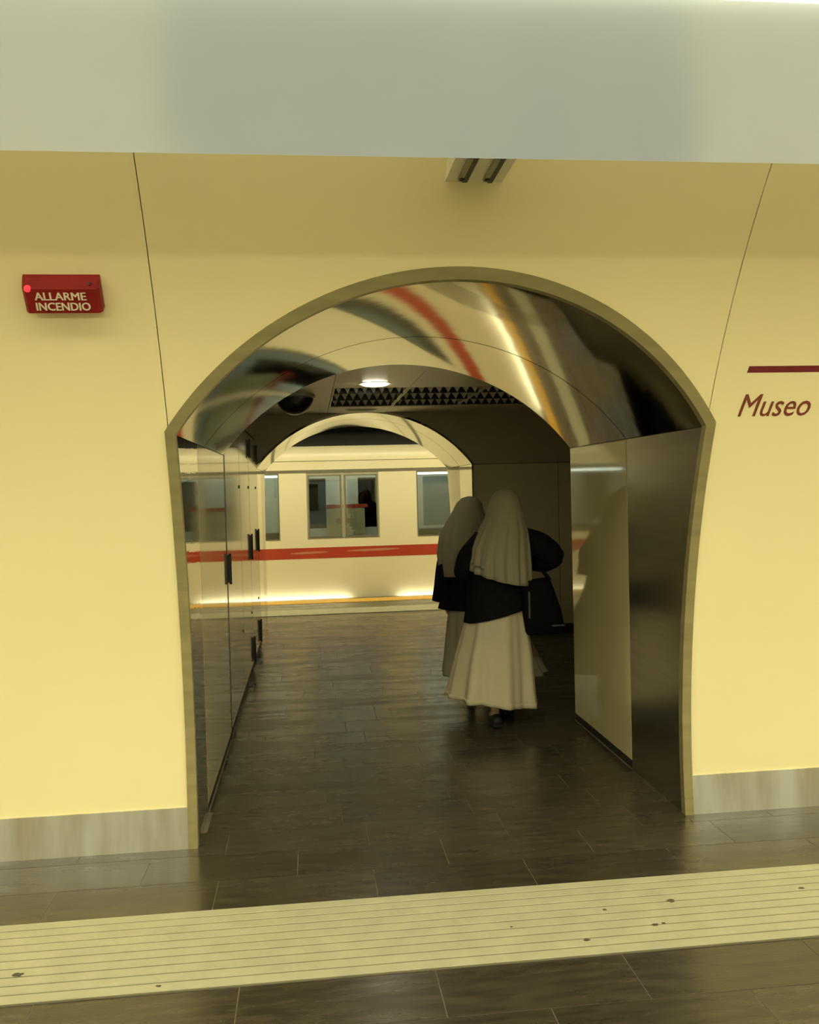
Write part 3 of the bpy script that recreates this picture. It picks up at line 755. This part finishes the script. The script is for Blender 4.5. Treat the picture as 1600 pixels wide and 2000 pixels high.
def skin_body(name, nodes, edges, parent, head):
    """nodes: name -> (co, radius); one continuous surface grown over the skeleton, head and face blended in"""
    ids = {n: i for i, n in enumerate(nodes)}
    me = bpy.data.meshes.new(name); me.from_pydata([nodes[n][0] for n in nodes], [(ids[a], ids[b_]) for a, b_ in edges], [])
    o = bpy.data.objects.new(name, me); COL.objects.link(o)
    mod = o.modifiers.new('skin', 'SKIN'); mod.use_smooth_shade = True
    for n, i in ids.items():
        sv = me.skin_vertices[0].data[i]; r = nodes[n][1]; sv.radius = (r, r); sv.use_root = (n == 'pelvis')
    o.modifiers.new('sub', 'SUBSURF').levels = 2
    o.modifiers['sub'].render_levels = 2
    dg = bpy.context.evaluated_depsgraph_get(); dg.update()
    m2 = bpy.data.meshes.new_from_object(o.evaluated_get(dg)); bpy.data.objects.remove(o)
    bm = bmesh.new(); bm.from_mesh(m2)
    hx, hy, hz = head
    def ball(c, r):
        q = bmesh.ops.create_uvsphere(bm, u_segments=20, v_segments=14, radius=1.0)
        for v in q['verts']: v.co = V(c[0]+v.co.x*r[0], c[1]+v.co.y*r[1], c[2]+v.co.z*r[2])
    ball((hx, hy, hz+.02), (.072, .090, .098)); ball((hx, hy+.035, hz-.055), (.050, .050, .050))     # skull, jaw
    ball((hx, hy+.098, hz-.012), (.013, .018, .022)); ball((hx, hy+.075, hz-.052), (.024, .016, .008))   # nose, lips
    ball((hx-.073, hy+.005, hz), (.012, .020, .030)); ball((hx+.073, hy+.005, hz), (.012, .020, .030))  # ears
    bm.to_mesh(m2); bm.free()
    o = bpy.data.objects.new(name, m2); COL.objects.link(o)
    rm = o.modifiers.new('remesh', 'REMESH'); rm.mode = 'VOXEL'; rm.voxel_size = .007; rm.use_smooth_shade = True
    dg = bpy.context.evaluated_depsgraph_get(); dg.update()
    m3 = bpy.data.meshes.new_from_object(o.evaluated_get(dg)); bpy.data.objects.remove(o); bpy.data.meshes.remove(m2)
    m3.materials.clear(); m3.materials.append(M['skin'])
    for p in m3.polygons: p.use_smooth = True
    ob = bpy.data.objects.new('body', m3); COL.objects.link(ob); ob.parent = parent
    for s in (-1, 1):
        bm = bmesh.new(); bmesh.ops.create_uvsphere(bm, u_segments=10, v_segments=8, radius=.011)
        for v in bm.verts: v.co += V(hx+s*.030, hy+.083, hz+.018)
        from_bm('eye', bm, 'hair', ob, True)
    return ob
def hand(nodes, edges, side, wrist, d, out):
    """palm and five fingers; d = pointing direction, out = thumb side"""
    d = V(*d).normalized(); o_ = V(*out).normalized(); nrm = d.cross(o_).normalized()
    W = V(*wrist)
    P = W+d*.045; nodes[side+'palm'] = (tuple(P), .024); edges.append((side+'wrist', side+'palm'))
    K = W+d*.085; nodes[side+'knuck'] = (tuple(K), .020); edges.append((side+'palm', side+'knuck'))
    for i, (off, ln) in enumerate(((.026, .062), (.009, .072), (-.009, .067), (-.026, .052))):
        b0 = K+o_*off+d*.008; b1 = b0+d*ln*.5+nrm*.012; b2 = b1+d*ln*.3+nrm*.028
        for j, (q, r) in enumerate(((b0, .0095), (b1, .0088), (b2, .0075))):
            nodes['%sf%d%d' % (side, i, j)] = (tuple(q), r)
            edges.append((side+'knuck' if j == 0 else '%sf%d%d' % (side, i, j-1), '%sf%d%d' % (side, i, j)))
    t0 = W+d*.035+o_*.034; t1 = t0+d*.030+o_*.018; t2 = t1+d*.028+nrm*.010
    for j, (q, r) in enumerate(((t0, .011), (t1, .010), (t2, .0085))):
        nodes['%st%d' % (side, j)] = (tuple(q), r); edges.append((side+'palm' if j == 0 else '%st%d' % (side, j-1), '%st%d' % (side, j)))
def figure(parent, hx, arms, feet, hz=1.395):
    nodes = {'pelvis': ((0, 0, .84), .105), 'waist': ((0, 0, .98), .095), 'chest': ((hx*.5, .0, 1.13), .105), 'collar': ((hx*.8, .0, 1.235), .07),
             'neck': ((hx*.95, .015, 1.30), .042), 'skull': ((hx, .03, hz-.025), .045)}
    edges = [('pelvis', 'waist'), ('waist', 'chest'), ('chest', 'collar'), ('collar', 'neck'), ('neck', 'skull')]
    for s, nm in ((-1, 'l'), (1, 'r')):
        el, wr, hd, ho = arms[nm]
        nodes[nm+'sh'] = ((hx*.7+s*.145, 0, 1.21), .050); nodes[nm+'el'] = (el, .036); nodes[nm+'wrist'] = (wr, .025)
        edges += [('collar', nm+'sh'), (nm+'sh', nm+'el'), (nm+'el', nm+'wrist')]
        hand(nodes, edges, nm, wr, hd, ho)
        kx, ky, ax, ay, az = feet[nm]
        nodes[nm+'hip'] = ((s*.075, 0, .78), .080); nodes[nm+'knee'] = ((kx, ky, .45), .052); nodes[nm+'calf'] = ((kx*.4+ax*.6, ky*.3+ay*.7, .27+az*.4), .046)
        nodes[nm+'ankle'] = ((ax, ay, .085+az), .030); nodes[nm+'ball'] = ((ax, ay+.12, .035+az*.3), .030)
        edges += [('pelvis', nm+'hip'), (nm+'hip', nm+'knee'), (nm+'knee', nm+'calf'), (nm+'calf', nm+'ankle'), (nm+'ankle', nm+'ball')]
    return skin_body('body', nodes, edges, parent, (hx, .035, hz))
def shoe(parent, x, y, z, tilt=0.0):
    prf = [(-.075, .030, .050), (-.06, .034, .070), (-.02, .034, .072), (.04, .036, .060), (.10, .040, .045), (.15, .034, .036), (.175, .012, .026)]
    vs = []; fs = []; n = 14
    for yy, w_, h in prf:
        for k in range(n):
            a = 2*PI*k/n; cz = math.sin(a); zz = h*.5+h*.5*cz
            vs.append((w_*math.cos(a)*(1.0 if cz < 0 else .92), yy, max(zz, .0) if cz > -.6 else 0.0))
    for i in range(len(prf)-1):
        for k in range(n): fs.append((i*n+k, i*n+(k+1) % n, (i+1)*n+(k+1) % n, (i+1)*n+k))
    fs += [tuple(range(n)), tuple(range((len(prf)-1)*n, len(prf)*n))]
    o = mesh_obj('shoe', vs, fs, 'shoe', parent, smooth=True); o.data.transform(Matrix.Rotation(tilt, 4, 'X')); o.location = (x, y, z)
    bm = bmesh.new(); box_bm(bm, -.028, .028, -.078, -.02, -.004, .014, .003); h_ = from_bm('heel', bm, 'shoe', o); h_.data.transform(Matrix.Rotation(tilt, 4, 'X'))
    return o
def sleeve(parent, pts, rad, m='knit'):
    bm = bmesh.new()
    P = [Vector(p) for p in pts]; Q = []; RR = []
    for i in range(len(P)-1):
        for s in range(6):
            t = s/6; Q.append(P[i].lerp(P[i+1], t)); RR.append(rad[i]*(1-t)+rad[i+1]*t)
    Q.append(P[-1]); RR.append(rad[-1])
    for _ in range(2):
        Q = [Q[0]]+[(Q[i-1]+2*Q[i]+Q[i+1])/4 for i in range(1, len(Q)-1)]+[Q[-1]]
    tube_bm(bm, Q, RR, 20); return from_bm('sleeve', bm, m, parent, True)

# nun on the right (nearer), origin at her feet
NX, NY = 1.20, 5.72
n1 = tag(empty('person', (NX, NY, 0)), 'nun in long off-white habit and ivory veil walking away, black cardigan, right elbow out', 'person')
arms1 = {'r': ((.39, -.05, 1.075), (.27, .13, 1.03), (-.85, .45, .05), (.2, .3, .9)), 'l': ((-.24, -.05, 1.0), (-.10, .20, .93), (.6, .6, -.1), (.3, .2, .9))}
feet1 = {'l': (-.05, .0, -.045, -.10, .0), 'r': (.09, .10, .10, .22, .0)}
figure(n1, .065, arms1, feet1)
hem1 = lambda a, z: (.045*math.cos(a-PI)*max(0, (.5-z)/.4) - .012*math.sin(a)) if z < .5 else 0
loft('habit', [(1.24, .045, 0, .10, .085, 0), (1.15, .03, 0, .165, .115, 0), (1.0, .015, 0, .155, .115, 0), (.86, .0, 0, .165, .135, .01), (.70, -.005, -.01, .190, .165, .04), (.45, -.03, -.02, .235, .205, .07), (.28, -.045, -.03, .258, .235, .075), (.155, -.055, -.035, .270, .255, .095)],
     'cloth', n1, 110, pleat=9, ph=.4, hem=hem1)
loft('hem_band', [(.185, -.055, -.035, .2725, .2575, .092), (.150, -.055, -.035, .2745, .2595, .096)], 'cloth', n1, 110, pleat=9, ph=.4, hem=hem1, sub=1)
loft('cardigan', [(1.27, .06, .0, .085, .075, 0), (1.22, .05, 0, .165, .105, 0), (1.08, .02, -.005, .185, .135, .0), (.92, .0, -.01, .185, .15, .01), (.80, -.005, -.01, .195, .175, .015), (.715, -.01, -.012, .205, .185, .02)],
     'knit', n1, 80, pleat=6, ph=1.0, thick=.008, hem=lambda a, z: (-.02*math.cos(a-PI)+.03*math.cos(a) if z < .85 else 0))
sleeve(n1, [(.15, -.005, 1.21), (.28, -.04, 1.165), (.375, -.055, 1.085), (.33, .04, 1.04), (.27, .11, 1.03)], [.075, .082, .078, .072, .056])
sleeve(n1, [(-.09, 0, 1.215), (-.20, -.04, 1.10), (-.235, -.05, 1.0), (-.18, .08, .95), (-.12, .18, .93)], [.056, .060, .056, .050, .044])
loft('veil', [(1.528, .078, .01, .012, .012, 0), (1.515, .076, .008, .055, .065, 0), (1.48, .072, .005, .086, .098, 0), (1.42, .066, -.005, .106, .115, .0), (1.34, .058, -.02, .125, .130, .01), (1.25, .042, -.035, .162, .150, .02), (1.15, .020, -.045, .190, .165, .03), (1.05, .010, -.05, .200, .178, .045), (.945, .012, -.055, .198, .185, .055)],
     'veil', n1, 120, PI*.80, PI*2.20, pleat=15, ph=.2, hem=lambda a, z: ((.05*math.cos(a-PI)-.03*abs(math.sin(a))+.02) if z < 1.02 else 0))
shoe(n1, -.045, -.10, .012); shoe(n1, .10, .20, .012)
# shoulder bag
bg = tag(empty('shoulder_bag', (NX+.285, NY-.12, .60)), 'black shoulder bag hanging at the hip of the nearer nun', 'bag')
bm = bmesh.new()
vs = []; fs = []
sec = [(0.0, .118, .055, 0.0), (.02, .128, .068, .0), (.12, .126, .075, -.004), (.24, .110, .066, -.014), (.325, .098, .05, -.022), (.345, .085, .038, -.024)]
n = 28
for z, w_, d_, sx in sec:
    for k in range(n):
        a = 2*PI*k/n; c, s_ = math.cos(a), math.sin(a)
        e = .5
        vs.append((sx+w_*math.copysign(abs(c)**e, c), d_*math.copysign(abs(s_)**e, s_), z))
for i in range(len(sec)-1):
    for k in range(n): fs.append((i*n+k, i*n+(k+1) % n, (i+1)*n+(k+1) % n, (i+1)*n+k))
fs += [tuple(range(n)), tuple(range((len(sec)-1)*n, len(sec)*n))]
o = mesh_obj('bag_body', vs, fs, 'bag', bg); auto_smooth(o)
o.data.transform(Matrix.Rotation(-.10, 4, 'Y'))
box('zip_trim', .03, .115, -.079, -.070, .045, .055, 'bagtrim_highlight', bg, .002)
box('side_highlight', -.118, -.106, -.07, -.055, .10, .27, 'bagtrim_highlight', bg, .003)  # pale strip standing in for a highlight down the side of the bag
bm = bmesh.new()
pts = [(-.095, 0, .33), (-.10, .0, .42), (-.12, .01, .52), (-.15, .06, .63), (-.13, .13, .645), (-.06, .17, .52), (.0, .12, .42), (.045, .02, .335)]
Q = [Vector(p) for p in pts]
tube_bm(bm, Q, .013, 10); from_bm('strap', bm, 'bag', bg, True)
# nun on the left (further on)
MX, MY = 1.20, 6.32
n2 = tag(empty('person', (MX, MY, 0)), 'nun in greyish habit and veil walking ahead, half hidden behind the nearer nun', 'person')
arms2 = {'r': ((.20, -.06, 1.0), (.17, .15, .90), (-.2, .9, -.2), (-.9, -.2, .3)), 'l': ((-.25, -.06, .98), (-.24, -.03, .76), (.0, .3, -.9), (.2, .9, .3))}
feet2 = {'l': (-.06, .06, -.06, .14, .0), 'r': (.10, .0, .10, -.10, .0)}
figure(n2, -.045, arms2, feet2, 1.345)
loft('habit', [(1.20, -.03, 0, .10, .085, 0), (1.12, -.02, 0, .165, .115, 0), (.98, -.01, 0, .16, .115, 0), (.84, .0, 0, .185, .145, .01), (.68, .01, -.0, .235, .19, .02), (.45, .05, -.0, .30, .24, .035), (.28, .085, 0, .35, .27, .045), (.20, .10, 0, .375, .285, .05)],
     'cloth2', n2, 110, pleat=9, ph=1.4)
loft('cardigan', [(1.22, -.04, .0, .085, .075, 0), (1.17, -.03, 0, .165, .105, 0), (1.04, -.02, -.005, .185, .135, .0), (.90, -.02, -.01, .20, .16, .01), (.78, -.03, -.01, .235, .19, .015), (.68, -.04, -.012, .255, .20, .02)],
     'knit', n2, 80, pleat=6, ph=.3, thick=.008)
sleeve(n2, [(-.17, 0, 1.175), (-.225, -.03, 1.08), (-.26, -.055, .98), (-.275, -.05, .85), (-.285, -.04, .74)], [.056, .062, .060, .060, .066])
sleeve(n2, [(.10, 0, 1.175), (.17, -.03, 1.08), (.20, -.055, 1.0), (.18, .06, .93), (.17, .12, .91)], [.054, .058, .054, .048, .044])
loft('veil', [(1.478, -.055, .01, .012, .012, 0), (1.465, -.056, .008, .055, .065, 0), (1.43, -.06, .005, .090, .098, 0), (1.37, -.07, -.005, .112, .115, .0), (1.29, -.085, -.02, .150, .135, .01), (1.20, -.10, -.035, .185, .160, .02), (1.08, -.10, -.045, .205, .18, .03), (.92, -.085, -.05, .205, .19, .045)],
     'veil2', n2, 110, PI*.80, PI*2.20, pleat=13, ph=.9)
shoe(n2, -.06, .14, .012); shoe(n2, .10, -.10, .012)
for o in bpy.data.objects:
    if '_o' in o: del o['_o']
